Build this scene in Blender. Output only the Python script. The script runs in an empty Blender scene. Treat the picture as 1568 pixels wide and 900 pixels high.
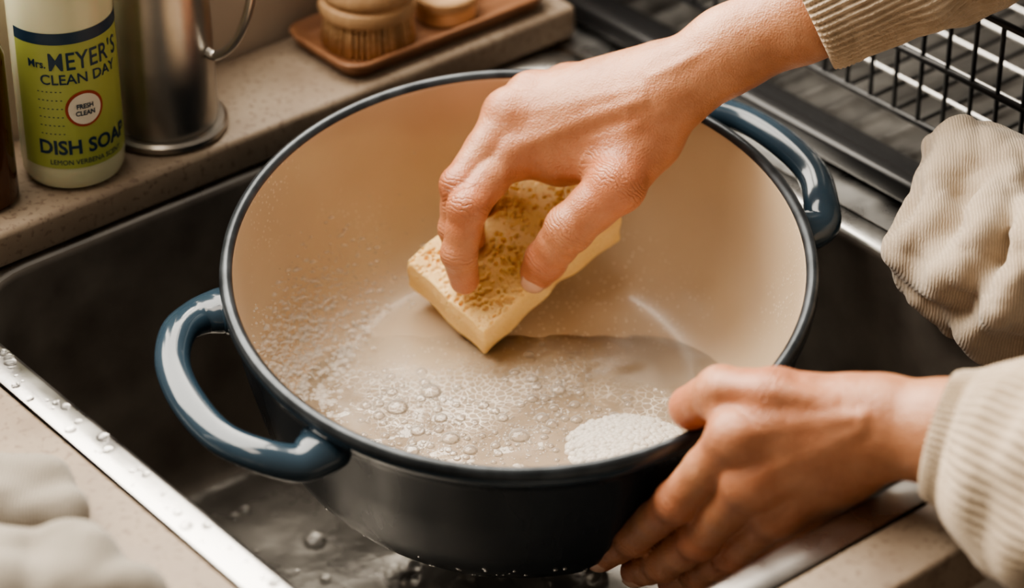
import bpy, bmesh, math, random
import numpy as np
from mathutils import Vector, Matrix
rnd = random.Random(7)
D2R = math.pi/180
# ---------------- generic helpers (units: metres; worktop top is z=0)
ROT=39.8*D2R
SINK=Matrix.Rotation(ROT,4,'Z')      # frame of the worktop / sink
BACK=np.array([0,-.833,.553])        # dorsal direction used for knuckles / nail normals
def link(o):
    bpy.context.scene.collection.objects.link(o); return o
def empty(name, mat=None):
    e=bpy.data.objects.new(name,None); e.empty_display_size=.02; link(e)
    if mat is not None: e.matrix_world=mat
    return e
def mesh_obj(name, verts, faces, mats=(), parent=None, smooth=True, matrix=None, midx=None):
    me=bpy.data.meshes.new(name); me.from_pydata([tuple(map(float,v)) for v in verts],[],[tuple(map(int,f)) for f in faces]); me.update()
    for m in mats: me.materials.append(m)
    if smooth: me.polygons.foreach_set('use_smooth',[True]*len(me.polygons))
    if midx is not None: me.polygons.foreach_set('material_index',list(midx))
    o=bpy.data.objects.new(name,me); link(o)
    if parent is not None: o.parent=parent
    if matrix is not None: o.matrix_local=matrix
    return o
def autosmooth(o,ang=40):
    me=o.data; bm=bmesh.new(); bm.from_mesh(me)
    bmesh.ops.recalc_face_normals(bm,faces=bm.faces)
    for e in bm.edges:
        if len(e.link_faces)==2 and e.calc_face_angle(0)>ang*D2R: e.smooth=False
    bm.to_mesh(me); bm.free()
def bevel(o,w,seg=3):
    m=o.modifiers.new('bevel','BEVEL'); m.width=w; m.segments=seg; m.limit_method='ANGLE'; m.angle_limit=35*D2R
def box(name,x0,x1,y0,y1,z0,z1,mat,parent=None,bev=0.0,matrix=None):
    v=[(x,y,z) for x in (x0,x1) for y in (y0,y1) for z in (z0,z1)]
    f=[(0,1,3,2),(4,6,7,5),(0,4,5,1),(2,3,7,6),(0,2,6,4),(1,5,7,3)]
    o=mesh_obj(name,v,f,[mat],parent,bev>0,matrix)
    if bev>0: bevel(o,bev)
    return o
def lathe(name,prof,mats,parent=None,matrix=None,n=96,seg_m=None,sy=1.0,ang=35):
    verts=[];faces=[];mi=[]
    for r,z in prof:
        for i in range(n):
            a=2*math.pi*i/n; verts.append((r*math.cos(a),sy*r*math.sin(a),z))
    for k in range(len(prof)-1):
        for i in range(n):
            j=(i+1)%n
            faces.append((k*n+i,k*n+j,(k+1)*n+j,(k+1)*n+i)); mi.append(seg_m[k] if seg_m else 0)
    o=mesh_obj(name,verts,faces,mats,parent,True,matrix,mi)
    bm=bmesh.new(); bm.from_mesh(o.data); bmesh.ops.remove_doubles(bm,verts=bm.verts,dist=1e-6); bm.to_mesh(o.data); bm.free()
    autosmooth(o,ang)
    return o
def catmull(pts,sub):
    P=[np.array(p,float) for p in pts]; P=[2*P[0]-P[1]]+P+[2*P[-1]-P[-2]]
    out=[]
    for i in range(1,len(P)-2):
        for s in range(sub):
            t=s/sub
            out.append(.5*((2*P[i])+(-P[i-1]+P[i+1])*t+(2*P[i-1]-5*P[i]+4*P[i+1]-P[i+2])*t*t+(-P[i-1]+3*P[i]-3*P[i+1]+P[i+2])*t**3))
    out.append(P[-2]); return np.array(out)
def sweep(name,pts,rw,rh,upv,mats,parent=None,n=20,sub=6,cap=True,disp=None,matrix=None):
    Q=catmull([tuple(p)+(w,h) for p,w,h in zip(pts,rw,rh)],sub)
    verts=[];faces=[];m=len(Q); upv=np.array(upv,float)
    for k in range(m):
        a=Q[min(k+1,m-1)][:3]-Q[max(k-1,0)][:3]; a/=np.linalg.norm(a)
        s=np.cross(a,upv); s/=np.linalg.norm(s); u=np.cross(s,a)
        for i in range(n):
            ph=2*math.pi*i/n
            d=disp(k/(m-1),ph) if disp else 0
            verts.append(Q[k][:3]+s*math.cos(ph)*(Q[k][3]+d)+u*math.sin(ph)*(Q[k][4]+d))
    for k in range(m-1):
        for i in range(n):
            j=(i+1)%n; faces.append((k*n+i,k*n+j,(k+1)*n+j,(k+1)*n+i))
    if cap:
        faces.append(tuple(range(n))[::-1]); faces.append(tuple((m-1)*n+i for i in range(n)))
    o=mesh_obj(name,verts,faces,mats,parent,True,matrix); autosmooth(o,60); return o
def wires(name,paths,rad,mat,parent,cyclic=None):
    cu=bpy.data.curves.new(name,'CURVE'); cu.dimensions='3D'; cu.bevel_depth=rad; cu.bevel_resolution=3; cu.use_fill_caps=True
    for q,p in enumerate(paths):
        s=cu.splines.new('POLY'); s.points.add(len(p)-1)
        for i,c in enumerate(p): s.points[i].co=(*c,1)
        if cyclic and cyclic[q]: s.use_cyclic_u=True
    cu.materials.append(mat)
    o=bpy.data.objects.new(name,cu); link(o); o.parent=parent; return o
# ---------------- SDF tools
def cone(P,a,b,r1,r2):
    a=np.array(a,np.float32); b=np.array(b,np.float32); ab=b-a
    t=np.clip(((P-a)@ab)/max(float(ab@ab),1e-9),0,1)
    return np.linalg.norm(P-a-t[...,None]*ab,axis=-1)-(r1+t*(r2-r1))
def smin(a,b,k):
    h=np.maximum(k-np.abs(a-b),0)/k
    return np.minimum(a,b)-h*h*k*.25
def nets(F,org,h):
    S=F<0
    nx,ny,nz=F.shape
    c=np.zeros((nx-1,ny-1,nz-1),np.int8)
    for i in (0,1):
        for j in (0,1):
            for k in (0,1): c+=S[i:nx-1+i,j:ny-1+j,k:nz-1+k]
    act=(c>0)&(c<8); ids=np.argwhere(act); idx=-np.ones(act.shape,np.int64); idx[act]=np.arange(len(ids))
    pos=np.zeros((len(ids),3)); cnt=np.zeros(len(ids))
    cs=[(i,j,k) for i in (0,1) for j in (0,1) for k in (0,1)]
    for a in cs:
        for ax in range(3):
            if a[ax]==0:
                b=list(a); b[ax]=1
                A=ids+np.array(a); B=ids+np.array(b)
                f0=F[A[:,0],A[:,1],A[:,2]]; f1=F[B[:,0],B[:,1],B[:,2]]
                m=(f0<0)!=(f1<0); t=np.where(m,f0/np.where(m,f0-f1,1),0)
                p=np.array(a)+t[:,None]*(np.array(b)-np.array(a))
                pos[m]+=p[m]; cnt+=m
    V=np.array(org)+h*(ids+pos/cnt[:,None])
    quads=[]
    for ax in range(3):
        b_,c_=(ax+1)%3,(ax+2)%3
        sl0=[slice(None)]*3; sl1=[slice(None)]*3
        sl0[ax]=slice(0,-1); sl1[ax]=slice(1,None)
        d=S[tuple(sl0)]!=S[tuple(sl1)]
        e=np.argwhere(d)
        ok=(e[:,b_]>0)&(e[:,c_]>0)&(e[:,b_]<F.shape[b_]-1)&(e[:,c_]<F.shape[c_]-1); e=e[ok]
        def cell(db,dc):
            q=e.copy(); q[:,b_]+=db; q[:,c_]+=dc; return idx[q[:,0],q[:,1],q[:,2]]
        q=np.stack([cell(-1,-1),cell(0,-1),cell(0,0),cell(-1,0)],1)
        ins=S[e[:,0],e[:,1],e[:,2]]
        q[~ins]=q[~ins][:,::-1]
        quads.append(q)
    return V,np.concatenate(quads)
def grid(lo,hi,h):
    lo=np.array(lo); n=np.ceil((np.array(hi)-lo)/h).astype(int)+1
    ax=[(lo[i]+h*np.arange(n[i])).astype(np.float32) for i in range(3)]
    return np.stack(np.meshgrid(*ax,indexing='ij'),-1),lo
# ---------------- materials
def newmat(name):
    m=bpy.data.materials.new(name); m.use_nodes=True; nt=m.node_tree; b=nt.nodes['Principled BSDF']; return m,nt,b
def N(nt,t,**kw):
    n=nt.nodes.new(t)
    for k,v in kw.items():
        if k in n.inputs: n.inputs[k].default_value=v
        else: setattr(n,k,v)
    return n
def ramp(nt,fac,stops):
    r=nt.nodes.new('ShaderNodeValToRGB'); nt.links.new(fac,r.inputs[0])
    el=r.color_ramp.elements
    while len(el)<len(stops): el.new(.5)
    for e,(p,c) in zip(el,stops):
        e.position=p; e.color=(*c,1) if len(c)==3 else c
    return r.outputs[0]
def mixc(nt,fac,a,b):
    m=nt.nodes.new('ShaderNodeMix'); m.data_type='RGBA'
    for s,v in ((m.inputs[0],fac),(m.inputs[6],a),(m.inputs[7],b)):
        if isinstance(v,(int,float)): s.default_value=v
        elif isinstance(v,tuple): s.default_value=(*v,1)
        else: nt.links.new(v,s)
    return m.outputs[2]
def math_(nt,op,a,b=None,c=None,clamp=False):
    m=N(nt,'ShaderNodeMath',operation=op); m.use_clamp=clamp
    for i,v in enumerate((a,b,c)):
        if v is None: continue
        if isinstance(v,(int,float)): m.inputs[i].default_value=v
        else: nt.links.new(v,m.inputs[i])
    return m.outputs[0]
def bump(nt,b,h,strength,dist):
    bp=N(nt,'ShaderNodeBump',Strength=strength,Distance=dist); nt.links.new(h,bp.inputs['Height']); nt.links.new(bp.outputs[0],b.inputs['Normal']); return bp.outputs[0]
def mat(name,c1,c2=None,scale=20,rough=.5,metal=0,bump=0,bscale=200,detail=4,r2=None,coat=0,sss=0,trans=0,spec=.5,stretch=None,ior=1.45,bdist=.001,speck=None):
    m,nt,b=newmat(name)
    b.inputs['Roughness'].default_value=rough; b.inputs['Metallic'].default_value=metal
    b.inputs['Coat Weight'].default_value=coat; b.inputs['Transmission Weight'].default_value=trans; b.inputs['IOR'].default_value=ior
    b.inputs['Specular IOR Level'].default_value=spec
    tc=N(nt,'ShaderNodeTexCoord'); src=tc.outputs['Object']
    if stretch:
        mp=N(nt,'ShaderNodeMapping'); mp.inputs['Scale'].default_value=stretch; nt.links.new(src,mp.inputs[0]); src=mp.outputs[0]
    no=N(nt,'ShaderNodeTexNoise',Scale=scale,Detail=detail); nt.links.new(src,no.inputs['Vector'])
    c2=c2 or c1
    col=ramp(nt,no.outputs[0],[(.3,c1),(.7,c2)])
    if speck:
        ns=N(nt,'ShaderNodeTexNoise',Scale=speck[1],Detail=2); nt.links.new(src,ns.inputs['Vector'])
        col=mixc(nt,ramp(nt,ns.outputs[0],[(.56,(0,0,0)),(.66,(1,1,1))]),col,speck[0])
    nt.links.new(col,b.inputs['Base Color'])
    if r2 is not None:
        mr=N(nt,'ShaderNodeMapRange'); nt.links.new(no.outputs[0],mr.inputs[0]); mr.inputs[1].default_value=.35; mr.inputs[2].default_value=.65; mr.inputs[3].default_value=rough; mr.inputs[4].default_value=r2
        nt.links.new(mr.outputs[0],b.inputs['Roughness'])
    if bump:
        n2=N(nt,'ShaderNodeTexNoise',Scale=bscale,Detail=3); nt.links.new(src,n2.inputs['Vector'])
        bp=N(nt,'ShaderNodeBump',Strength=bump,Distance=bdist); nt.links.new(n2.outputs[0],bp.inputs['Height']); nt.links.new(bp.outputs[0],b.inputs['Normal'])
    if sss:
        b.inputs['Subsurface Weight'].default_value=sss; b.inputs['Subsurface Radius'].default_value=(1,.35,.2); b.inputs['Subsurface Scale'].default_value=.006
    return m
M_stone=mat('stone_counter',(.25,.19,.14),(.35,.28,.21),28,.42,bump=.2,bscale=400,r2=.6,detail=6,speck=((.21,.155,.115),260))
M_wall=mat('painted_wall',(.50,.43,.35),(.54,.47,.39),8,.7)
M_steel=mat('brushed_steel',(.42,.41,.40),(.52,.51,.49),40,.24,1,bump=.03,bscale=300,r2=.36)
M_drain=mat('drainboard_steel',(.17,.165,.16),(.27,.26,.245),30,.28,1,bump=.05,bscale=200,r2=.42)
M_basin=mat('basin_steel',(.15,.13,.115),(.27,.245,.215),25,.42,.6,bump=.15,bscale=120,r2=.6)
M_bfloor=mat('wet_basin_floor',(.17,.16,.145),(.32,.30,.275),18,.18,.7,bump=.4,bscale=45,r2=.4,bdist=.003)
M_pitch=mat('pitcher_steel',(.36,.34,.31),(.43,.405,.37),40,.32,1)
M_blackw=mat('black_wire',(.012,.012,.013),None,20,.35)
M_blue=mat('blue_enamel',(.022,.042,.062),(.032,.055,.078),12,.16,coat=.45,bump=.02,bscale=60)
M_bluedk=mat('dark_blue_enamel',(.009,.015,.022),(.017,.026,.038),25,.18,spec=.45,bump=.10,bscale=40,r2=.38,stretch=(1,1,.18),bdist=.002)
M_rim=mat('rim_iron',(.03,.035,.04),(.07,.08,.09),80,.3,.5)
M_cream,nt,b=newmat('cream_enamel'); tc=N(nt,'ShaderNodeTexCoord')
n1=N(nt,'ShaderNodeTexNoise',Scale=14,Detail=5); nt.links.new(tc.outputs['Object'],n1.inputs[0])
base=ramp(nt,n1.outputs[0],[(.3,(.545,.43,.305)),(.7,(.615,.50,.37))])
vo=N(nt,'ShaderNodeTexVoronoi',Scale=330); nt.links.new(tc.outputs['Object'],vo.inputs[0])
n2=N(nt,'ShaderNodeTexNoise',Scale=11,Detail=3); nt.links.new(tc.outputs['Object'],n2.inputs[0])
sp=ramp(nt,vo.outputs[0],[(.14,(1,1,1)),(.25,(0,0,0))]); ms=ramp(nt,n2.outputs[0],[(.51,(0,0,0)),(.64,(1,1,1))])
mm=math_(nt,'MULTIPLY',sp,ms)
nt.links.new(mixc(nt,mm,base,(.88,.80,.70)),b.inputs['Base Color'])
bump(nt,b,mm,.5,.0006)
b.inputs['Roughness'].default_value=.28; b.inputs['Coat Weight'].default_value=.3; b.inputs['Coat Roughness'].default_value=.12
def skin_mat():
    m,nt,b=newmat('skin'); tc=N(nt,'ShaderNodeTexCoord')
    n1=N(nt,'ShaderNodeTexNoise',Scale=45,Detail=7,Roughness=.65); nt.links.new(tc.outputs['Object'],n1.inputs[0])
    base=ramp(nt,n1.outputs[0],[(.3,(.385,.165,.082)),(.52,(.49,.232,.125)),(.72,(.57,.295,.17))])
    at=N(nt,'ShaderNodeAttribute',attribute_name='red')
    col=mixc(nt,at.outputs['Fac'],base,(.45,.12,.06))
    nt.links.new(col,b.inputs['Base Color'])
    b.inputs['Roughness'].default_value=.36; b.inputs['Subsurface Weight'].default_value=.15; b.inputs['Subsurface Radius'].default_value=(1,.3,.15); b.inputs['Subsurface Scale'].default_value=.003
    v=N(nt,'ShaderNodeTexVoronoi',Scale=900); nt.links.new(tc.outputs['Object'],v.inputs[0])
    n3=N(nt,'ShaderNodeTexNoise',Scale=130,Detail=6,Roughness=.6); nt.links.new(tc.outputs['Object'],n3.inputs[0])
    ph=N(nt,'ShaderNodeAttribute',attribute_name='cphase'); mk=N(nt,'ShaderNodeAttribute',attribute_name='cmask')
    n4=N(nt,'ShaderNodeTexNoise',Scale=110,Detail=3); nt.links.new(tc.outputs['Object'],n4.inputs[0])
    arg=math_(nt,'ADD',ph.outputs['Fac'],math_(nt,'MULTIPLY',n4.outputs[0],11.0))
    wv=math_(nt,'POWER',math_(nt,'ABSOLUTE',math_(nt,'SINE',arg)),.35)
    cr=math_(nt,'MULTIPLY',math_(nt,'MULTIPLY',wv,mk.outputs['Fac']),2.0)
    h=math_(nt,'ADD',math_(nt,'ADD',math_(nt,'MULTIPLY',v.outputs[0],.6),math_(nt,'MULTIPLY',n3.outputs[0],2.2)),cr)
    bump(nt,b,h,.6,.0006)
    return m
M_skin=skin_mat()
M_nail=mat('nail',(.60,.36,.26),(.66,.42,.31),50,.25)
def knit(name,c1,c2):
    m=mat(name,c1,c2,120,.9,bump=.8,bscale=700,bdist=.0012); m.node_tree.nodes['Principled BSDF'].inputs['Sheen Weight'].default_value=.4; return m
M_knit=knit('knit_wool',(.43,.335,.235),(.55,.445,.33))
def linen(name,c1,c2,s=260):
    m,nt,b=newmat(name); tc=N(nt,'ShaderNodeTexCoord')
    n1=N(nt,'ShaderNodeTexNoise',Scale=30,Detail=5); nt.links.new(tc.outputs['Object'],n1.inputs[0])
    w1=N(nt,'ShaderNodeTexWave',Scale=s,Distortion=3.0,Detail=3); w2=N(nt,'ShaderNodeTexNoise',Scale=s*3)
    for w in (w1,w2): nt.links.new(tc.outputs['Object'],w.inputs[0])
    mu=math_(nt,'MULTIPLY',w1.outputs['Fac'],w2.outputs[0])
    base=ramp(nt,n1.outputs[0],[(.3,c1),(.7,c2)])
    nt.links.new(mixc(nt,mu,base,tuple(min(1,c*1.3) for c in c2)),b.inputs['Base Color'])
    bump(nt,b,mu,.5,.0009)
    b.inputs['Roughness'].default_value=.9; b.inputs['Sheen Weight'].default_value=.3; return m
M_linen=linen('linen',(.35,.275,.20),(.45,.37,.28),210)
M_linen2=linen('pale_linen',(.22,.19,.155),(.28,.25,.205),210)

# ================= ROOM / COUNTER
def sroot(name): return empty(name,SINK.copy())
ct=sroot('countertop')
box('left_slab',-1.0,-.2355,-.275,.5,-.03,0,M_stone,ct,.003)
box('front_slab',-.2355,1.0,-.275,-.2405,-.03,0,M_stone,ct,.003)
box('right_slab',.2005,1.0,-.2405,.5,-.03,-.002,M_stone,ct,.003)
box('rear_slab',-.2355,.2005,.2165,.5,-.03,0,M_stone,ct,.003)
box('raised_ledge',-1.0,.212,.2,.279,.0025,.024,M_stone,ct,.004)
M_cab=mat('cabinet_paint',(.5,.45,.38),(.53,.48,.41),6,.5)
cab=sroot('base_cabinet')
box('cabinet_front',-1.0,1.0,-.262,-.245,-.9,-.031,M_cab,cab,.002)
flm=mat('floor_wood',(.16,.09,.05),(.24,.14,.08),6,.4,stretch=(1,10,1))
box('floor',-2.5,2.5,-2.5,.4,-.95,-.9,flm,None,0,SINK.copy())
w=sroot('wall_back')
SZ=.145
box('below_window',-1.6,1.6,.28,.34,-.9,SZ,M_wall,w)
box('above_window',-1.6,1.6,.28,.34,1.25,1.7,M_wall,w)
box('left_of_window',-1.6,-.75,.28,.34,SZ,1.25,M_wall,w)
box('right_of_window',.95,1.6,.28,.34,SZ,1.25,M_wall,w)
M_white=mat('window_paint',(.75,.73,.70),None,5,.4)
wf=sroot('window_1')
box('frame_left',-.75,-.71,.29,.33,SZ,1.25,M_white,wf,.003); box('frame_right',.91,.95,.29,.33,SZ,1.25,M_white,wf,.003)
box('frame_top',-.71,.91,.29,.33,1.21,1.25,M_white,wf,.003); box('sill',-.71,.91,.29,.33,SZ,SZ+.02,M_white,wf,.003)
box('glare_break_bar',.235,.262,.295,.325,SZ+.02,1.21,M_white,wf,.003)  # unseen bar added across the window to break up its glare on the water

# ================= SINK
sk=sroot('kitchen_sink')
def rrect(cx,cy,hx,hy,r,z,n=8):
    out=[]
    for (sx,sy,a0) in ((1,1,0),(-1,1,90),(-1,-1,180),(1,-1,270)):
        for i in range(n+1):
            a=(a0+90*i/n)*D2R; out.append((cx+sx*(hx-r)+r*math.cos(a),cy+sy*(hy-r)+r*math.sin(a),z))
    return out
cx,cy,hx,hy=-.0175,-.012,.1995,.210
rings=[(hx+.017,hy+.017,.04,-.004),(hx+.018,hy+.018,.041,.0005),(hx+.016,hy+.016,.04,.0015),(hx+.003,hy+.003,.05,.0015),(hx,hy,.048,.0),(hx-.001,hy-.001,.048,-.004),(hx-.004,hy-.004,.045,-.162),(hx-.007,hy-.007,.043,-.172),(hx-.016,hy-.016,.034,-.180),(hx-.03,hy-.03,.03,-.182),(.1,.1,.06,-.184),(.042,.042,.041,-.1855),(.038,.038,.0379,-.188),(.034,.034,.0339,-.192),(.006,.006,.0059,-.193)]
V=[];F=[]
for (a,b_,r,z) in rings: V+=rrect(cx,cy,a,b_,r,z)
n=36
for k in range(len(rings)-1):
    for i in range(n):
        j=(i+1)%n; F.append((k*n+i,(k+1)*n+i,(k+1)*n+j,k*n+j))
F.append(tuple((len(rings)-1)*n+i for i in range(n)))
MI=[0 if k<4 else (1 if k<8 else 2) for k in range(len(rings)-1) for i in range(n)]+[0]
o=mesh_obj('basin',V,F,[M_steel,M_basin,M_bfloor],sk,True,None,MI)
bm=bmesh.new(); bm.from_mesh(o.data)
for e in bm.edges:
    if len(e.link_faces)==2 and e.calc_face_angle(0)>50*D2R: e.smooth=False
bm.to_mesh(o.data); bm.free()
V=[];F=[]
ys=np.linspace(-.24,.278,360)
for y in ys:
    z=.002+.0022*(.5+.5*math.cos(y*2*math.pi/.021))**2
    V+= [(.1995,y,.0016),(.246,y,.0018),(.262,y,z),(.9,y,z)]
MI=[]
for i in range(len(ys)-1):
    for k in range(3): F.append((i*4+k,i*4+k+1,i*4+4+k+1,i*4+4+k)); MI.append(0 if k==0 else 1)
mesh_obj('drainboard',V,F,[M_steel,M_drain],sk,True,None,MI)

# ================= DISH RACK
rk=sroot('dish_rack')
x0,x1,y0,y1=.221,.66,-.19,.27
def framebar(nm,a,b_,c,d,z=.018): box(nm,a,b_,c,d,.004,z,M_blackw,rk,.003)
framebar('tray_lip_1',x0,x0+.012,y0,y1); framebar('tray_base',x0+.012,x0+.036,y0+.018,y1-.014,.008); framebar('tray_lip_2',x1-.02,x1,y0,y1); framebar('tray_lip_3',x0+.012,x1-.02,y0,y0+.018); framebar('tray_lip_4',x0+.012,x1-.02,y1-.014,y1)
ax0,ax1,ay0,ay1=.268,.63,-.165,.25
P=[];C=[]
for z in (.022,.062,.105): P.append([(ax0,ay0,z),(ax1,ay0,z),(ax1,ay1,z),(ax0,ay1,z)]); C.append(True)
wires('basket_rails',P,.0024,M_blackw,rk,C)
P=[]
yy=np.arange(ay0+.018,ay1,.018)
for y in yy: P+= [[(ax0,y,.105),(ax0,y,.022),(ax1,y,.022),(ax1,y,.105)]]
for x in np.arange(ax0+.02,ax1,.03): P+=[[(x,ay0,.105),(x,ay0,.022)],[(x,ay1,.105),(x,ay1,.022)]]
wires('basket_wires',P,.0015,M_blackw,rk)
P=[[(x,ay0,.026),(x,ay1,.026)] for x in np.arange(ax0+.025,ax1,.028)]
wires('basket_floor_rods',P,.0014,M_steel,rk)
wires('basket_feet',[[(x,y,.024),(x,y,.0085)] for x in (ax0+.002,ax1) for y in (ay0,ay1)],.003,M_blackw,rk)

# ================= DUTCH OVEN
TILT=9.6*D2R
POT=Matrix.Translation((0,0,.035))@Matrix.Rotation(TILT,4,'X')
pot=empty('dutch_oven',POT)
prof_in=[(.1440,-.002),(.1430,-.012),(.1415,-.030),(.1393,-.050),(.1352,-.068),(.1288,-.083),(.1205,-.0935),(.110,-.1005),(.097,-.1042),(.082,-.105)]
prof_in=[tuple(p) for p in catmull(prof_in,4)]+[(.04,-.105),(.0,-.105)]
prof=[(0,-.117),(.09,-.117),(.104,-.116),(.114,-.112),(.123,-.104),(.131,-.091),(.137,-.075),(.143,-.045),(.1475,-.016),(.1490,-.0105),(.1505,-.009),(.1508,-.004),(.1500,-.0005),(.1480,.0008),(.1455,.0),]+prof_in
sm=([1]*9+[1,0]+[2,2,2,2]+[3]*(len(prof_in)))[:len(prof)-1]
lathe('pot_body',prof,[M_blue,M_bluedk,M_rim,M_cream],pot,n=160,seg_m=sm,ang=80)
def handle(az,nm,k=0.0):
    pr=[(.1350,-.0535),(.1415,-.0562),(.1530,-.0570),(.1675-k,-.0475),(.1790-k,-.0275),(.1825-k,0),(.1790-k,.0275),(.1675-k,.0475),(.1530,.0570),(.1415,.0562),(.1350,.0535)]
    rw=[.0150,.0135,.0108,.0094,.0089,.009,.0089,.0094,.0108,.0135,.0150]
    rh=[.0105,.0098,.0082,.0073,.0070,.0072,.0070,.0073,.0082,.0098,.0105]
    c,s=math.cos(az*D2R),math.sin(az*D2R)
    pts=[(r*c-t*s,r*s+t*c,-.020+(.004 if 2<i<8 else 0)) for i,(r,t) in enumerate(pr)]
    sweep(nm,pts,rw,rh,(0,0,1),[M_blue],pot,n=24,sub=8)
handle(209,'handle_1'); handle(37,'handle_2',.006)
pin=[(z,r) for r,z in prof_in][::-1]
def rin(z):
    return float(np.interp(z,[p[0] for p in pin],[p[1] for p in pin])) if z>-.105 else 0
# ================= SOAPY WATER (level sheet that meets the pot wall)
WZ=-.060
PI=POT.inverted()
V=[(0,.0,WZ)];F=[]
NA=160;NR=60
cw=Vector((0,.0,WZ))
def inside(p):
    q=PI@p
    return q.z>-.105 and math.hypot(q.x,q.y)<rin(q.z)
edge=[]
for i in range(NA):
    a=2*math.pi*i/NA; lo,hi=0,.2
    for _ in range(30):
        mid=(lo+hi)/2
        if inside(cw+Vector((math.cos(a),math.sin(a),0))*mid): lo=mid
        else: hi=mid
    edge.append(lo+.0006)
for r in range(1,NR+1):
    for i in range(NA):
        a=2*math.pi*i/NA; q=edge[i]*r/NR; x,y=q*math.cos(a),q*math.sin(a)
        rip=.00035*math.sin(x*210+2*math.sin(y*90))*math.sin(y*240+1.5*math.sin(x*80))
        V.append((x,y,WZ+rip*(1 if r<NR else 0)))
for i in range(NA): F.append((0,1+i,1+(i+1)%NA))
for r in range(NR-1):
    for i in range(NA):
        j=(i+1)%NA; F.append((1+r*NA+i,1+(r+1)*NA+i,1+(r+1)*NA+j,1+r*NA+j))
m,nt,b=newmat('soapy_water'); tc=N(nt,'ShaderNodeTexCoord')
n1=N(nt,'ShaderNodeTexNoise',Scale=13,Detail=6,Roughness=.55); nt.links.new(tc.outputs['Object'],n1.inputs[0])
n2=N(nt,'ShaderNodeTexNoise',Scale=34,Detail=2,Roughness=.45); nt.links.new(tc.outputs['Object'],n2.inputs[0])
vo=N(nt,'ShaderNodeTexVoronoi',Scale=260,feature='DISTANCE_TO_EDGE'); nt.links.new(tc.outputs['Object'],vo.inputs[0])
sx=N(nt,'ShaderNodeSeparateXYZ'); nt.links.new(tc.outputs['Object'],sx.inputs[0])
depth=math_(nt,'ADD',math_(nt,'MULTIPLY',sx.outputs[1],-.169),.0115)
murk=math_(nt,'MULTIPLY',depth,24,clamp=True)
fm=ramp(nt,n1.outputs[0],[(.50,(0,0,0)),(.62,(1,1,1))])
fd=math_(nt,'MULTIPLY',fm,math_(nt,'MULTIPLY',depth,120,clamp=True))
vr=ramp(nt,vo.outputs[0],[(.02,(1,1,1)),(.10,(.3,.3,.3))])
mu=math_(nt,'MULTIPLY',fd,vr)
base=ramp(nt,n2.outputs[0],[(.3,(.52,.41,.30)),(.7,(.59,.475,.355))])
nt.links.new(mixc(nt,mu,base,(.86,.80,.71)),b.inputs['Base Color'])
b.inputs['Specular IOR Level'].default_value=0; b.inputs['Roughness'].default_value=.6
nrm=bump(nt,b,math_(nt,'ADD',math_(nt,'MULTIPLY',mu,.15),math_(nt,'MULTIPLY',n2.outputs[0],3.5)),.6,.0016)
tr_=N(nt,'ShaderNodeBsdfTransparent'); m1=N(nt,'ShaderNodeMixShader')
nt.links.new(math_(nt,'ADD',math_(nt,'MULTIPLY',mu,.7),murk,clamp=True),m1.inputs[0]); nt.links.new(tr_.outputs[0],m1.inputs[1]); nt.links.new(b.outputs[0],m1.inputs[2])
gl=N(nt,'ShaderNodeBsdfGlossy',Roughness=.02); nt.links.new(nrm,gl.inputs['Normal'])
fr=N(nt,'ShaderNodeFresnel',IOR=1.6); nt.links.new(nrm,fr.inputs['Normal'])
m2=N(nt,'ShaderNodeMixShader'); nt.links.new(fr.outputs[0],m2.inputs[0]); nt.links.new(m1.outputs[0],m2.inputs[1]); nt.links.new(gl.outputs[0],m2.inputs[2])
nt.links.new(m2.outputs[0],nt.nodes['Material Output'].inputs[0])
wat=empty('soapy_water')
mesh_obj('water_surface',V,F,[m],wat)
M_bub,nt,b=newmat('soap_bubble'); b.inputs['Base Color'].default_value=(.97,.93,.87,1); b.inputs['Roughness'].default_value=.3
lw=N(nt,'ShaderNodeLayerWeight',Blend=.5); e2=math_(nt,'POWER',lw.outputs['Facing'],2.6)
tr_=N(nt,'ShaderNodeBsdfTransparent'); m1=N(nt,'ShaderNodeMixShader'); nt.links.new(math_(nt,'ADD',math_(nt,'MULTIPLY',e2,.9),.04,clamp=True),m1.inputs[0]); nt.links.new(tr_.outputs[0],m1.inputs[1]); nt.links.new(b.outputs[0],m1.inputs[2])
gl=N(nt,'ShaderNodeBsdfGlossy',Roughness=.02); fr=N(nt,'ShaderNodeFresnel',IOR=1.5)
m2=N(nt,'ShaderNodeMixShader'); nt.links.new(fr.outputs[0],m2.inputs[0]); nt.links.new(m1.outputs[0],m2.inputs[1]); nt.links.new(gl.outputs[0],m2.inputs[2])
nt.links.new(m2.outputs[0],nt.nodes['Material Output'].inputs[0])
M_foam=mat('foam',(.80,.74,.66),(.90,.86,.79),300,.3)
M_milk,nt,b=newmat('milky_foam'); b.inputs['Base Color'].default_value=(.92,.87,.80,1); b.inputs['Roughness'].default_value=.25; b.inputs['Alpha'].default_value=.4
def domes(name,items,matl,parent,seg=10,rg=4,flat=.7,matrix=None):
    V=[];F=[]
    for (x,y,z,r) in items:
        b0=len(V); V.append((x,y,z+r*flat))
        for k in range(1,rg+1):
            e=math.pi/2*(1-k/rg)
            for i in range(seg):
                a=2*math.pi*i/seg; V.append((x+r*math.cos(e)*math.cos(a),y+r*math.cos(e)*math.sin(a),z+r*flat*math.sin(e)))
        for i in range(seg): F.append((b0,b0+1+i,b0+1+(i+1)%seg))
        for k in range(rg-1):
            for i in range(seg):
                j=(i+1)%seg; q=b0+1+k*seg; F.append((q+i,q+seg+i,q+seg+j,q+j))
    return mesh_obj(name,V,F,[matl],parent,True,matrix)
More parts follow.
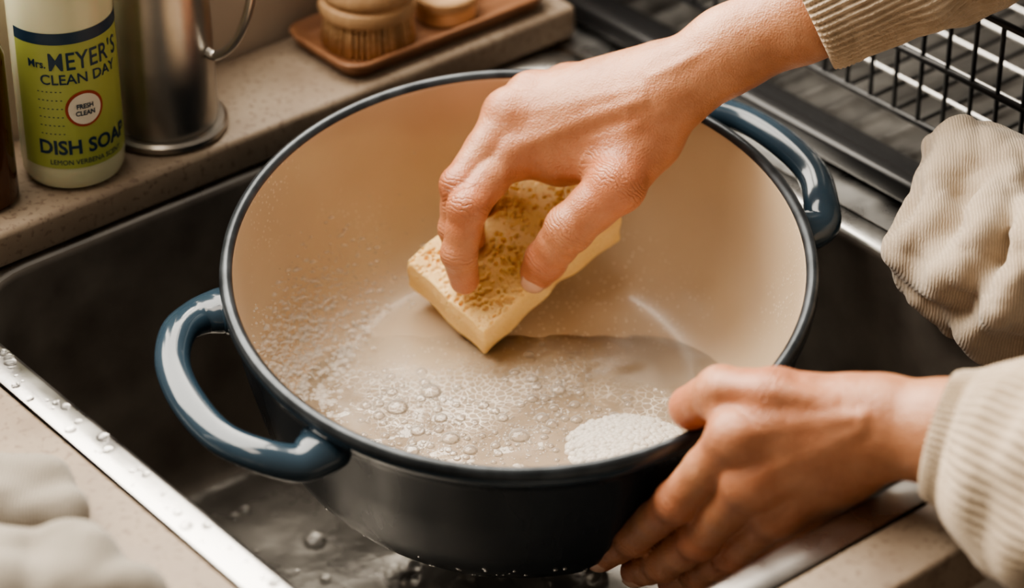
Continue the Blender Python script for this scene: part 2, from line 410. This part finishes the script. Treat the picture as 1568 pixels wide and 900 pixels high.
BIG=[(-.0635,.0012,6),(-.0462,.0152,5.5),(-.0351,-.0262,5),(.0001,-.0240,5.5),(.0208,.0170,4.2),(.0071,.0271,3.4),(-.0521,-.0195,4),(-.0249,-.0363,4),(-.0083,-.0081,3.2),(.0120,-.0081,3.8),(-.0667,.0152,3.2),(-.0186,.0035,3.2),(.0291,.0035,3),(-.0405,-.0081,3.6),(-.0549,-.0363,4.2),(-.0304,-.0081,2.8),(.0138,.0094,3)]
items=[(x,y,WZ,r/1000) for x,y,r in BIG]
placed=[(x,y,r/1000) for x,y,r in BIG]
CL=[(-.0490,-.0023,.0125,.0140,4),(-.0350,-.0330,.0165,.0090,4),(.0155,.0080,.0105,.0170,5),(-.0598,.0190,.0095,.0080,2),(.0018,-.0270,.0110,.0100,3),(-.0687,-.0200,.0060,.0120,2),(.0356,-.0138,.0110,.0100,1)]
cw_=[c for c in CL for _ in range(c[4])]
med=[]
for k in range(1100):
    c=rnd.choice(cw_); x=rnd.gauss(c[0],c[2]); y=rnd.gauss(c[1],c[3]); r=.0008+.0026*rnd.random()**2.4
    if not inside(Vector((x,y,WZ+.0008))): continue
    if any((x-a)**2+(y-b_)**2<(r+q)**2*.85 for a,b_,q in placed): continue
    placed.append((x,y,r)); med.append((x,y,WZ,r))
domes('large_bubbles',items,M_bub,wat,28,10,.62)
domes('medium_bubbles',med,M_bub,wat,16,6,.65)
itf=[]
for k in range(900):
    c=rnd.choice(cw_); x=rnd.gauss(c[0],c[2]*1.1); y=rnd.gauss(c[1],c[3]*1.1)
    if inside(Vector((x,y,WZ+.0005))): itf.append((x,y,WZ,.00025+.0004*rnd.random()))
domes('fine_bubbles',itf,M_milk,wat,8,3,.6)
fi=[];fb=[]
for k in range(3000):
    a=rnd.gauss(168,19)*D2R; zl=-.104+.05*abs(rnd.gauss(0,.34)); r=rin(zl)-.0002-abs(rnd.gauss(0,.006))*(zl<-.1)
    q=POT@Vector((r*math.cos(a),r*math.sin(a),zl))
    if q.z<WZ: q.z=WZ
    (fi if k%2 else fb).append((q.x,q.y,q.z,.0003+.0005*rnd.random()**2 if k%2 else .0006+.0018*rnd.random()**2.5))
domes('foam_film',fi,M_milk,wat,6,2,.5)
domes('foam_film_bubbles',fb,M_milk,wat,12,3,.35)
fi=[]
for _ in range(2400):
    a=rnd.random()*2*math.pi; q=math.sqrt(rnd.random()); x=.0558+.031*q*math.cos(a); y=-.0352+.027*q*math.sin(a)
    if inside(Vector((x,y,WZ+.001))): fi.append((x,y,WZ+.005*(1-q*q),.0006+.0014*rnd.random()))
domes('foam_mound',fi[::5],M_foam,wat,8,3,.9)
domes('foam_mound_bubbles',[(x,y,z+.0008,r*1.3) for i,(x,y,z,r) in enumerate(fi) if i%5],M_milk,wat,10,4,.9)
M_wd,nt,b=newmat('water_drop'); b.inputs['Base Color'].default_value=(1,1,1,1); b.inputs['Roughness'].default_value=.02; b.inputs['Transmission Weight'].default_value=1; b.inputs['IOR'].default_value=1.33

# ================= PERSON: two hands, forearms, sleeves   (coordinates in 0.1 mm)
def J(*a): return ((a[0]*1e-4,a[1]*1e-4,a[2]*1e-4),a[3])
def T3(*a): return [(a[i]*1e-4,a[i+1]*1e-4,a[i+2]*1e-4) for i in range(0,len(a),3)]
RHF={'index':[J(-64,904,405,.0128),J(-267,560,285,.0106),J(-313,513,33,.0094),J(-288,546,-152,.0082)],
 'middle':[J(-50,1036,567,.0128),J(-310,710,329,.0103),J(-332,669,88,.0090),J(-314,693,-112,.0082)],
 'ring':[J(68,1141,618,.0120),J(-205,931,373,.0098),J(-273,872,104,.0085),J(-253,843,-84,.0078)],
 'little':[J(257,1238,619,.0108),J(2,1165,436,.0085),J(-173,1094,185,.0076),J(-209,1042,-2,.0070)],
 'thumb':[J(652,840,526,.0175),J(509,584,410,.0150),J(263,517,184,.0128),J(143,578,-50,.0110),J(99,598,-145,.0096)]}
RHP=[(J(757,909,774,.021),J(-64,919,428,.0125)),(J(758,934,775,.020),J(-50,1036,567,.0128)),(J(743,984,778,.020),J(68,1141,618,.0118)),(J(721,1030,775,.019),J(257,1238,619,.0108)),
 (J(757,909,774,.022),J(1089,945,1009,.0215)),(J(1089,945,1009,.0215),J(1458,993,1189,.024)),(J(1458,993,1189,.024),J(1828,1036,1362,.027)),
 (J(669,869,569,.018),J(226,904,369,.014)),(J(465,873,467,.016),J(19,931,373,.012)),(J(568,997,653,.018),J(193,1061,496,.014))]
RHT=[(T3(-33,820,486,290,801,648,639,729,837),.0030),(T3(-15,940,622,291,871,725,640,768,869),.0030),(T3(102,1054,667,360,951,765,642,834,878),.0028),
 (T3(19,902,565,189,812,582,375,830,709,558,734,745),.0020),(T3(149,830,492,375,763,572,608,706,703),.0020),(T3(689,784,929,887,787,1042,1118,816,1159),.0020)]
LHF={'thumb':[J(1420,-1460,406,.017),J(1168,-1390,458,.0145),J(937,-1275,414,.0127),J(807,-1150,241,.0110)],
 'index':[J(995,-1507,336,.0128),J(738,-1411,-116,.0104),J(554,-1157,-529,.0094),J(411,-987,-779,.0084)],
 'middle':[J(1065,-1578,139,.0128),J(850,-1414,-337,.0104),J(698,-1204,-654,.0093),J(582,-1030,-844,.0084)],
 'ring':[J(1196,-1558,-48,.012),J(1013,-1370,-451,.0098),J(880,-1151,-754,.009),J(765,-997,-938,.008)],
 'little':[J(1346,-1481,-166,.011),J(1194,-1291,-514,.0088),J(1076,-1101,-770,.008),J(978,-972,-937,.007)]}
LHP=[(J(1638,-1514,416,.0205),J(995,-1507,336,.0125)),(J(1641,-1504,394,.0205),J(1065,-1578,139,.0125)),(J(1646,-1482,355,.0205),J(1196,-1558,-48,.012)),(J(1651,-1457,322,.020),J(1346,-1481,-166,.011)),
 (J(1641,-1504,394,.0215),J(1933,-1636,450,.0235)),(J(1933,-1636,450,.0235),J(2334,-1864,521,.027)),
 (J(1516,-1420,377,.018),J(1187,-1404,365,.015)),(J(1376,-1440,166,.018),J(1135,-1457,104,.014))]
LHT=[(T3(1020,-1601,421,1285,-1595,475,1539,-1662,553),.0030),(T3(1099,-1661,239,1317,-1648,359,1540,-1679,511),.0030),(T3(1230,-1636,51,1399,-1641,224,1564,-1655,420),.0028),(T3(942,-1368,509,1170,-1491,568,1402,-1560,545),.0028)]
person=empty('person')
def build_hand(name,fing,palm,tend,h=.0012):
    pts=[q for v in fing.values() for q in v]+[q for pr in palm for q in pr]
    A=np.array([p for p,r in pts])
    lo=A.min(0)-.032; hi=A.max(0)+.032
    P,org=grid(lo,hi,h)
    Fp=None
    for (a,r1),(b_,r2) in palm:
        d=cone(P,a,b_,r1,r2); Fp=d if Fp is None else smin(Fp,d,.008)
    for t,r in tend:
        Q_=catmull(t,3)
        d=None
        for a,b_ in zip(Q_[:-1],Q_[1:]):
            e=cone(P,a,b_,r,r); d=e if d is None else np.minimum(d,e)
        Fp=smin(Fp,d,.0035)
    res=Fp
    for k,ch in fing.items():
        Ff=None
        for (a,r1),(b_,r2) in zip(ch[:-1],ch[1:]):
            a_=np.array(a);bb=np.array(b_);mid=(a_+bb)/2; rm=(r1+r2)/2*.93
            for p0,p1,q0,q1 in ((a_,mid,r1*.98,rm),(mid,bb,rm,r2*.98)):
                d=cone(P,p0,p1,q0,q1); Ff=d if Ff is None else smin(Ff,d,.0025)
        for (a,r) in ch[1:-1]:
            Ff=smin(Ff,np.linalg.norm(P-np.array(a,np.float32),axis=-1)-r*1.03,.002)
        kk=.014 if k=='thumb' else .007
        a,r=ch[0]
        if k!='thumb': Ff=smin(Ff,np.linalg.norm(P-np.array(np.array(a)+BACK*.0024,np.float32),axis=-1)-r*1.03,.003)
        res=np.minimum(res,smin(Fp,Ff,kk))
    V,Fq=nets(res,org,h)
    o=mesh_obj(name,V,Fq,[M_skin],person)
    red=np.zeros(len(V)); cp=np.zeros(len(V)); cm=np.zeros(len(V))
    for k,ch in fing.items():
        for i,(a,r) in enumerate(ch):
            wgt=[.38,.58,.3,.6,.6][i]; rr=r*1.5
            dist=np.linalg.norm(V-np.array(a),axis=1)
            red=np.maximum(red,wgt*np.exp(-((dist/rr)**2)*.8))
            if i<len(ch)-1 and not(k=='thumb' and i==0):
                nx=np.array(ch[i+1][0])-np.array(a); pv=nx if i==0 else np.array(a)-np.array(ch[i-1][0])
                axv=nx/np.linalg.norm(nx)+pv/np.linalg.norm(pv); axv/=np.linalg.norm(axv)
                al=(V-np.array(a))@axv
                wm=(.22 if i==0 else .9)*np.exp(-(al/(r*.5))**2)*(dist<r*1.6)
                sel=wm>cm; cm[sel]=wm[sel]; cp[sel]=al[sel]*1300
    for nm_,arr in (('red',red),('cphase',cp),('cmask',cm)):
        at=o.data.attributes.new(nm_,'FLOAT','POINT'); at.data.foreach_set('value',arr.astype(np.float32))
    s=o.modifiers.new('smooth','SMOOTH'); s.iterations=2; s.factor=.5
    return o
build_hand('right_hand_and_forearm',RHF,RHP,RHT)
build_hand('left_hand_and_forearm',LHF,LHP,LHT)
def nail(name,tip,prev,r,normal,w,l):
    tip=np.array(tip); axn=tip-np.array(prev); axn/=np.linalg.norm(axn); nn=np.array(normal,float); nn=nn-axn*(nn@axn); nn/=np.linalg.norm(nn)
    c=Vector(tip+nn*r*.97+axn*r*.1); a=Vector(axn); nn=Vector(nn); s=a.cross(nn)
    V=[];F=[];nu,nv=13,13
    for i in range(nu):
        for j in range(nv):
            x=-1+2*i/(nu-1); y=-1+2*j/(nv-1)
            X=x*math.sqrt(1-y*y*.42); Y=y*math.sqrt(1-x*x*.42)
            V.append(c+s*(w*X)+a*(l*Y)-nn*(w*.45*X*X)-nn*(l*(.28 if Y>0 else .02)*Y*Y))
    for i in range(nu-1):
        for j in range(nv-1): F.append((i*nv+j,(i+1)*nv+j,(i+1)*nv+j+1,i*nv+j+1))
    o=mesh_obj(name,V,F,[M_nail],person); so=o.modifiers.new('t','SOLIDIFY'); so.thickness=.0006; so.offset=0
nail('right_thumb_nail',RHF['thumb'][-1][0],RHF['thumb'][-3][0],.0096,BACK*.9+np.array([.2,0,.1]),.0066,.0074)
nail('left_index_nail',LHF['index'][-1][0],LHF['index'][-2][0],.0084,(-.3,-1.27,-.11),.0052,.0058)
nail('left_middle_nail',LHF['middle'][-1][0],LHF['middle'][-2][0],.0084,(0,-1.33,-.2),.0052,.0058)

# ================= SLEEVES
def sleeve(name,cpts,prof,nr,seed):
    r_=random.Random(seed); n=nr*7
    C=catmull(cpts,24); L=np.concatenate([[0],np.cumsum(np.linalg.norm(np.diff(C,axis=0),axis=1))])
    ph0=[r_.random()*6 for _ in range(6)]
    dense=catmull([(s,r) for s,r in prof],10)
    verts=[];faces=[]
    for s,r in dense:
        l=max(0,s)
        c=np.array([np.interp(l,L,C[:,i]) for i in range(3)])
        c2=np.array([np.interp(l+.004,L,C[:,i]) for i in range(3)]); c1=np.array([np.interp(max(0,l-.004),L,C[:,i]) for i in range(3)])
        a=c2-c1; a/=np.linalg.norm(a); sd=np.cross(a,(0,.3,1)); sd/=np.linalg.norm(sd); u=np.cross(sd,a)
        g=min(1,max(0,(l-.02)/.05))
        for i in range(n):
            ph=2*math.pi*i/n
            d=.0010*math.cos(nr*ph)+.0003*math.sin(l*2600)*math.cos(nr*ph)+g*(.0022*math.sin(3*ph+ph0[0]+l*70)+.0016*math.sin(5*ph+ph0[1]-l*110)+.0012*math.sin(2*ph+ph0[2]+l*190))
            verts.append(c+sd*math.cos(ph)*(r+d)+u*math.sin(ph)*(r+d))
    m=len(dense)
    for k in range(m-1):
        for i in range(n):
            j=(i+1)%n; faces.append((k*n+i,k*n+j,(k+1)*n+j,(k+1)*n+i))
    o=mesh_obj(name,verts,faces,[M_knit],person); autosmooth(o,75)
UPC=T3(1485,1000,1200,1829,1049,1363,2189,1093,1539,2737,1150,1805,3628,1258,2239)
LOC=T3(1896,-1645,453,2068,-1732,448,2324,-1956,474,2607,-2286,519,3123,-2831,602)
sleeve('right_sleeve',UPC,[(.016,.0245),(.008,.0262),(.002,.0285),(.0,.0310),(.003,.0330),(.010,.0338),(.03,.0345),(.06,.0375),(.12,.042),(.2,.045),(.26,.05)],56,1)
sleeve('left_sleeve',LOC,[(.016,.0240),(.008,.0250),(.002,.0265),(.0,.0280),(.003,.0300),(.010,.0325),(.022,.0400),(.04,.0480),(.08,.0520),(.13,.056),(.2,.060)],60,2)

# ================= SPONGE
nsp=np.array([0,-.476,.880]); Vv=np.array([0,.880,.476]); X_=np.array([1.,0,0]); LX=.722*X_+.692*Vv; LY=-.692*X_+.722*Vv
Q=np.array([-.0183,.0494,-.060])
SPM=np.stack([LX,LY,nsp],0)
def to_sp(p): return (np.array(p)-Q)@SPM.T
h=.00062
P,org=grid((-.004,-.004,-.004),(.107,.064,.031),h)
hs=np.array([.051,.0300,.0135]); cc=np.array([.051,.0300,.0135])
bend=(.0025*np.sin(P[...,0]*38)).astype(np.float32)
Pb=P.copy(); Pb[...,1]-=bend*.6; Pb[...,2]+=(.0018*np.sin(P[...,0]*45+1.2)).astype(np.float32)
q=np.abs(Pb-cc.astype(np.float32))-(hs-.0018).astype(np.float32)
Fs=np.linalg.norm(np.maximum(q,0),axis=-1)+np.minimum(q.max(-1),0)-.0018
Fs+=(.0006*np.sin(P[...,0]*160+1)*np.sin(P[...,1]*190)+.0004*np.sin(P[...,2]*300+P[...,0]*230)).astype(np.float32)
Fs=-smin(-Fs,cone(P,(.058,-.004,.002),(.060,-.001,.032),.0045,.0060),.008)
for k in ('index','middle','ring','thumb','little'):
    ch=RHF[k]
    for (a,r1),(b_,r2) in zip(ch[-3:-1],ch[-2:]):
        Fs=-smin(-Fs,cone(P,to_sp(a),to_sp(b_),r1-.0005,r2-.0005),.006)
for _ in range(2300):
    face=rnd.random()
    c=[rnd.random()*.102,rnd.random()*.060,rnd.random()*.027]; kx=1
    if face<.72: c[2]=.0269-.0018*math.sin(c[0]*45+1.2)+rnd.random()*.0003
    elif face<.86: c[1]=.0015*math.sin(c[0]*38)-rnd.random()*.0003;kx=.5
    elif face<.94: c[0]=-rnd.random()*.0003;kx=.5
    else: c[0]=.102;kx=.5
    r=(.0005+.0011*rnd.random()**3)*kx+.0001
    i0=[max(0,int((c[i]-org[i]-r-.002)/h)) for i in range(3)]; i1=[int((c[i]-org[i]+r+.002)/h)+2 for i in range(3)]
    sl=tuple(slice(a,b_) for a,b_ in zip(i0,i1))
    sub=P[sl]
    if sub.size==0: continue
    d=np.linalg.norm((sub-np.array(c,np.float32))*np.array([1,1.0+.5*rnd.random(),.7],np.float32),axis=-1)-r
    Fs[sl]=np.maximum(Fs[sl],-d)
V,Fq=nets(Fs,org,h)
M_sp,nt,b=newmat('sponge_foam'); tc=N(nt,'ShaderNodeTexCoord')
n1=N(nt,'ShaderNodeTexNoise',Scale=35,Detail=4); nt.links.new(tc.outputs['Object'],n1.inputs[0])
vo=N(nt,'ShaderNodeTexVoronoi',Scale=560); nt.links.new(tc.outputs['Object'],vo.inputs[0])
col=ramp(nt,n1.outputs[0],[(.3,(.84,.565,.235)),(.7,(.92,.67,.33))])
pm=ramp(nt,vo.outputs[0],[(.05,(0,0,0)),(.30,(1,1,1))])
nt.links.new(mixc(nt,pm,(.70,.42,.15),col),b.inputs['Base Color']); bump(nt,b,pm,.45,.0008)
b.inputs['Roughness'].default_value=.7; b.inputs['Subsurface Weight'].default_value=.3; b.inputs['Subsurface Radius'].default_value=(1,.7,.35); b.inputs['Subsurface Scale'].default_value=.004
sm4=Matrix(((LX[0],LY[0],nsp[0],Q[0]),(LX[1],LY[1],nsp[1],Q[1]),(LX[2],LY[2],nsp[2],Q[2]),(0,0,0,1)))
mesh_obj('kitchen_sponge',V,Fq,[M_sp],None,True,sm4)

# ================= COUNTER ITEMS
def at(x,y,z,rz=0): return SINK@Matrix.Translation((x,y,z))@Matrix.Rotation(rz*D2R,4,'Z')
M_liq=mat('soap_bottle_plastic',(.60,.60,.40),(.64,.64,.46),10,.2,sss=.3)
M_lab=mat('label_green',(.34,.39,.09),(.38,.43,.12),10,.45); M_navy=mat('label_navy',(.01,.035,.07),None,10,.45); M_wht=mat('label_white',(.70,.67,.57),None,10,.5); M_red=mat('label_red',(.35,.06,.03),None,10,.5)
bt=empty('dish_soap_bottle',at(-.1155,.2325,.0243,-39.8-90))
lathe('bottle_body',[(0,0),(.020,0),(.0255,.002),(.0272,.006),(.0275,.012),(.0275,.13),(.026,.142),(.020,.153),(.012,.160),(.010,.164),(.010,.17)],[M_liq],bt,n=64)
lathe('bottle_cap',[(.0115,.168),(.0115,.186),(.0095,.190),(.004,.192),(.0035,.204),(0,.2045)],[M_wht],bt,n=32)
RB=.0277
def band(nm,z0,z1,a0,a1,mt,R=RB):
    V=[];F=[];n=40
    for i in range(n+1):
        a=(a0+(a1-a0)*i/n)*D2R; V+=[(R*math.cos(a),R*math.sin(a),z0),(R*math.cos(a),R*math.sin(a),z1)]
    for i in range(n): F.append((2*i,2*i+2,2*i+3,2*i+1))
    mesh_obj(nm,V,F,[mt],bt)
LC=27
band('label',.015,.093,LC-78,LC+78,M_lab); band('label_band',.0885,.095,LC-78,LC+78,M_navy,RB+.0001)
def curvetext(txt,size,z,mt,nm,sx=1.0,bold=.0,dx=0,R=RB+.0003):
    cu=bpy.data.curves.new(nm,'FONT'); cu.body=txt; cu.size=size; cu.align_x='CENTER'; cu.offset=bold; cu.resolution_u=3
    to=bpy.data.objects.new(nm+'_tmp',cu); link(to); dg=bpy.context.evaluated_depsgraph_get()
    me=bpy.data.meshes.new_from_object(to.evaluated_get(dg)); bpy.data.objects.remove(to)
    for v in me.vertices:
        a=LC*D2R+(v.co.x*sx+dx)/R; zz=v.co.y
        v.co=(R*math.cos(a),R*math.sin(a),z+zz)
    me.materials.append(mt); me.name=nm
    o=bpy.data.objects.new(nm,me); link(o); o.parent=bt
cx_=-.0175
for i,(ch,wd) in enumerate(zip("MEYER'S",(.0088,.0064,.0064,.0064,.0066,.0032,.0060))):
    curvetext(ch,.0145,.0737,M_navy,'label_title_%d'%(i+1),.78,.0001,cx_+wd/2); cx_+=wd
curvetext("Mrs.",.0065,.075,M_navy,'label_text_2',.9,.0001,-.0235)
curvetext("CLEAN DAY",.0082,.0655,M_navy,'label_text_3',1.0,.0001)
curvetext("DISH SOAP",.0115,.024,M_navy,'label_text_4',.95,.0003)
for i in range(6): curvetext("- - - - - -",.005,.060-.005*i,M_navy,'label_text_%d'%(5+i),.8,0,-.018)
curvetext("LEMON VERBENA SCENT",.0042,.0175,M_navy,'label_text_12',.9,0)
def disc(nm,r,z,mt,R):
    V=[(0,0)]+[(r*math.cos(2*math.pi*i/32),r*math.sin(2*math.pi*i/32)) for i in range(32)]
    VV=[(R*math.cos(LC*D2R+x/R),R*math.sin(LC*D2R+x/R),z+y) for x,y in V]
    mesh_obj(nm,VV,[(0,1+i,1+(i+1)%32) for i in range(32)],[mt],bt)
disc('label_ring',.0105,.050,M_red,RB+.0003); disc('label_seal',.009,.050,M_wht,RB+.0006)
curvetext("FRESH",.0038,.0505,M_navy,'label_text_13',.9,.0001,0,RB+.0009); curvetext("CLEAN",.0038,.0465,M_navy,'label_text_14',.9,.0001,0,RB+.0009)
M_amb=mat('amber_glass',(.06,.022,.008),(.09,.035,.012),10,.1)
ab=empty('amber_bottle',at(-.170,.236,.0243))
lathe('bottle_glass',[(0,0),(.017,0),(.019,.003),(.019,.085),(.015,.097),(.008,.104),(.008,.115),(0,.115)],[M_amb],ab,n=48)
lathe('bottle_cap',[(.0095,.112),(.0095,.13),(0,.131)],[M_blackw],ab,n=32)
pt=empty('steel_pitcher',at(-.0534,.2375,.0243,-60))
lathe('pitcher_body',[(0,.006),(.0285,.006),(.029,.009),(.0285,.05),(.0275,.12),(.029,.150),(.0275,.150),(.026,.12),(.027,.02),(0,.012)],[M_pitch],pt,n=72)
lathe('pitcher_base',[(0,0),(.032,0),(.034,.0015),(.034,.0045),(.032,.006),(.0,.0065)],[M_pitch],pt,n=72)
sweep('pitcher_handle',[(.026,0,.052),(.034,0,.050),(.046,0,.062),(.055,0,.085),(.057,0,.11),(.05,0,.132),(.036,0,.140),(.026,0,.138)],[.0025]*8,[.0035]*8,(0,1,0),[M_pitch],pt,n=14)
M_tray=mat('wood_tray',(.20,.09,.045),(.30,.15,.08),30,.45,stretch=(1,8,1)); M_wood=mat('beech_wood',(.46,.28,.145),(.56,.36,.20),30,.5,stretch=(1,10,1)); M_br=mat('bristle',(.50,.32,.16),(.66,.47,.28),400,.8)
tr=empty('brush_tray',at(.125,.240,.0243))
V=[];F=[]
R_=[(.066,.026,.010,0),(.071,.031,.012,.002),(.075,.034,.014,.010),(.073,.032,.013,.0105),(.069,.029,.011,.004),(.06,.02,.01,.0035),(.001,.001,.0005,.0035)]
for (a,b_,r,z) in R_: V+=rrect(0,0,a,b_,r,z)
for k in range(len(R_)-1):
    for i in range(36):
        j=(i+1)%36; F.append((k*36+i,k*36+j,(k+1)*36+j,(k+1)*36+i))
F.append(tuple(range(36))[::-1])
mesh_obj('tray',V,F,[M_tray],tr)
br=empty('scrub_brush',at(.088,.240,.0285))
lathe('brush_head',[(0,.018),(.024,.018),(.0275,.0195),(.0285,.023),(.0275,.027),(.0245,.0285),(.0245,.030),(.027,.032),(.0275,.036),(.025,.041),(.017,.044),(0,.045)],[M_wood],br,n=64)
V=[];F=[]
for t in range(300):
    q_=math.sqrt(rnd.random())*.024; a=rnd.random()*6.283
    if t<48: q_=.0238;a=t/48*6.283
    x,y=q_*math.cos(a),q_*math.sin(a); b0=len(V); rr=.0012
    for z,k,e in ((.0185,1,.9),(.0,1.10,1.15)):
        for i in range(6): V.append((x*k+rr*e*math.cos(i*1.047),y*k+rr*e*math.sin(i*1.047),z))
    for i in range(6): F.append((b0+i,b0+(i+1)%6,b0+6+(i+1)%6,b0+6+i))
    F.append(tuple(b0+6+i for i in range(6)))
mesh_obj('bristles',V,F,[M_br],br)
b2=empty('soap_tin',at(.140,.234,.0285))
M_tin=mat('brass_tin',(.55,.36,.2),(.62,.43,.26),30,.3,.5)
lathe('tin_base',[(0,0),(.017,0),(.018,.001),(.018,.009),(.0165,.0095),(0,.0095)],[M_tin],b2,n=48)
lathe('tin_lid',[(.0165,.0098),(.0188,.0098),(.0188,.0145),(.0175,.016),(.010,.0165),(.009,.0175),(0,.0178)],[M_wood],b2,n=48)
b3=empty('scrub_brush.001',at(.170,.254,.0285))
lathe('brush_head',[(0,.012),(.013,.012),(.015,.014),(.0145,.018),(.010,.021),(.006,.026),(.007,.034),(0,.037)],[M_wood],b3,n=40)
lathe('bristles',[(0,0),(.0125,0),(.012,.012),(0,.012)],[M_br],b3,n=40)

# ================= TOWELS  (points in mm)
def cloth(name,caps,k,h,mt,seed,amp=.0015,folds=(),lowf=(60,190)):
    A=np.array([c[0] for c in caps]+[c[1] for c in caps]); lo=A.min(0)-.035; hi=A.max(0)+.035
    P,org=grid(lo,hi,h); Fc=None
    for a,b_,r1,r2 in caps:
        d=cone(P,a,b_,r1,r2); Fc=d if Fc is None else smin(Fc,d,k)
    r=np.random.default_rng(seed)
    for t,rr in folds:
        Q_=catmull(t,4); d=None
        for a,b_ in zip(Q_[:-1],Q_[1:]):
            e=cone(P,a,b_,rr,rr); d=e if d is None else np.minimum(d,e)
        Fc=smin(Fc,d,.010)
    for _ in range(9):
        kv=r.normal(size=3); kv/=np.linalg.norm(kv); f=r.uniform(*lowf); k2=r.normal(size=3)*60
        Fc=Fc+(amp*60/f)*(1-2*np.abs(np.sin(P@(kv*f/2).astype(np.float32)+.8*np.sin(P@k2.astype(np.float32))+r.uniform(0,6))))
    V,Fq=nets(Fc,org,h)
    o=mesh_obj(name,V,Fq,[mt]); s=o.modifiers.new('s','SMOOTH'); s.iterations=4; return o
def mm(*a): return (a[0]*.001,a[1]*.001,a[2]*.001)
TW=[(mm(228,60,60),mm(279,25,55),.017,.02),(mm(221,49,46),mm(275,-4,46),.015,.018),(mm(212,33,36),mm(274,-22,36),.013,.018),(mm(202,21,24),mm(273,-33,24),.012,.018),(mm(209,18,8),mm(278,-21,0),.012,.017),(mm(227,6,-4),mm(278,-29,-12),.012,.017),(mm(240,20,30),mm(262,5,20),.024,.024)]
FL=[([mm(228,58,68),mm(219,36,60),mm(209,21,46),mm(199,15,30)],.009),([mm(247,38,68),mm(237,7,60),mm(226,-10,44),mm(213,-3,20)],.009),([mm(259,-12,68),mm(251,-31,54),mm(241,-33,28),mm(233,-12,0)],.009)]
cloth('dish_towel',TW,.008,.0014,M_linen,3,.0025,FL,(90,280))
TW2=[(mm(-257,-158,14),mm(-221,-160,12),.013,.013),(mm(-254,-178,14),mm(-208,-180,10),.014,.011),(mm(-243,-237,26),mm(-193,-232,22),.018,.016),(mm(-239,-261,28),mm(-169,-249,16),.020,.015)]
cloth('dish_towel.001',TW2,.008,.0022,M_linen2,4,.0016)

# ================= DROPLETS
it=[]
for _ in range(90):
    it.append((-.2265+rnd.uniform(-.0055,.0055),rnd.uniform(-.22,.2),.0016,.0008+.0032*rnd.random()**2))
for _ in range(220):
    it.append((rnd.uniform(-.18,.14),rnd.uniform(-.19,.16),-.1825,.001+.006*rnd.random()**2))
domes('water_droplets',it,M_wd,sk,12,4,.45)
it=[]
for i in range(26):
    a=(240+rnd.random()*75)*D2R; q=POT@Vector((.1085*math.cos(a),.1085*math.sin(a),-.1142)); it.append((q.x,q.y,q.z,.0012+.0016*rnd.random()))
domes('hanging_drips',it,M_wd,pot,10,5,-2.0,PI)
outp=[(-.117,.09),(-.112,.114),(-.104,.123),(-.091,.131),(-.075,.137),(-.045,.143),(-.016,.1475)]
V=[];F=[]
for i in range(34):
    a=(205+rnd.random()*95)*D2R; z0=-.088-rnd.random()*.020; r=.0006+.0008*rnd.random()**2; ln=1+rnd.random()
    b0=len(V); sg,rg=8,6
    for k in range(rg+1):
        e=math.pi*k/rg-math.pi/2
        for j in range(sg):
            t=2*math.pi*j/sg; zz=z0+r*ln*math.sin(e); R=float(np.interp(zz,[p[0] for p in outp],[p[1] for p in outp]))
            tx=r*math.cos(e)*math.cos(t); rd=R+.5*r*math.cos(e)*math.sin(t); aa=a+tx/R
            V.append((rd*math.cos(aa),rd*math.sin(aa),zz))
    for k in range(rg):
        for j in range(sg): F.append((b0+k*sg+j,b0+k*sg+(j+1)%sg,b0+(k+1)*sg+(j+1)%sg,b0+(k+1)*sg+j))
mesh_obj('wall_drips',V,F,[M_wd],pot)

# ================= LIGHTS
sc=bpy.context.scene
wl=bpy.data.worlds.new('world'); sc.world=wl; wl.use_nodes=True
wl.node_tree.nodes['Background'].inputs[0].default_value=(1.0,.87,.72,1); wl.node_tree.nodes['Background'].inputs[1].default_value=.25
def area(name,loc,tgt,sx,sy,e,col):
    l=bpy.data.lights.new(name,'AREA'); l.shape='RECTANGLE'; l.size=sx; l.size_y=sy; l.energy=e; l.color=col
    o=bpy.data.objects.new(name,l); link(o); o.location=loc; o.rotation_euler=(Vector(tgt)-Vector(loc)).to_track_quat('-Z','Y').to_euler(); return o
p=SINK@Vector((-.08,.50,.74)); t=SINK@Vector((-.08,-.5,.30)); area('window_daylight',p,t,1.20,1.15,58,(1,.92,.80))
area('ceiling_lamp',(-.6,-.3,1.5),(0,0,0),.5,.5,7,(1,.84,.68))
# ================= CAMERA
cd=bpy.data.cameras.new('camera'); cam=bpy.data.objects.new('camera',cd); link(cam)
cam.location=(-0.0036,-1.2015,0.8102); cam.rotation_euler=(56.4*D2R,0,0); cd.lens=100; cd.sensor_width=36; cd.clip_start=.05
cd.dof.use_dof=True; cd.dof.focus_distance=1.44; cd.dof.aperture_fstop=4.0
sc.camera=cam
sc.view_settings.view_transform='AgX'
sc.view_settings.look='AgX - Medium High Contrast'
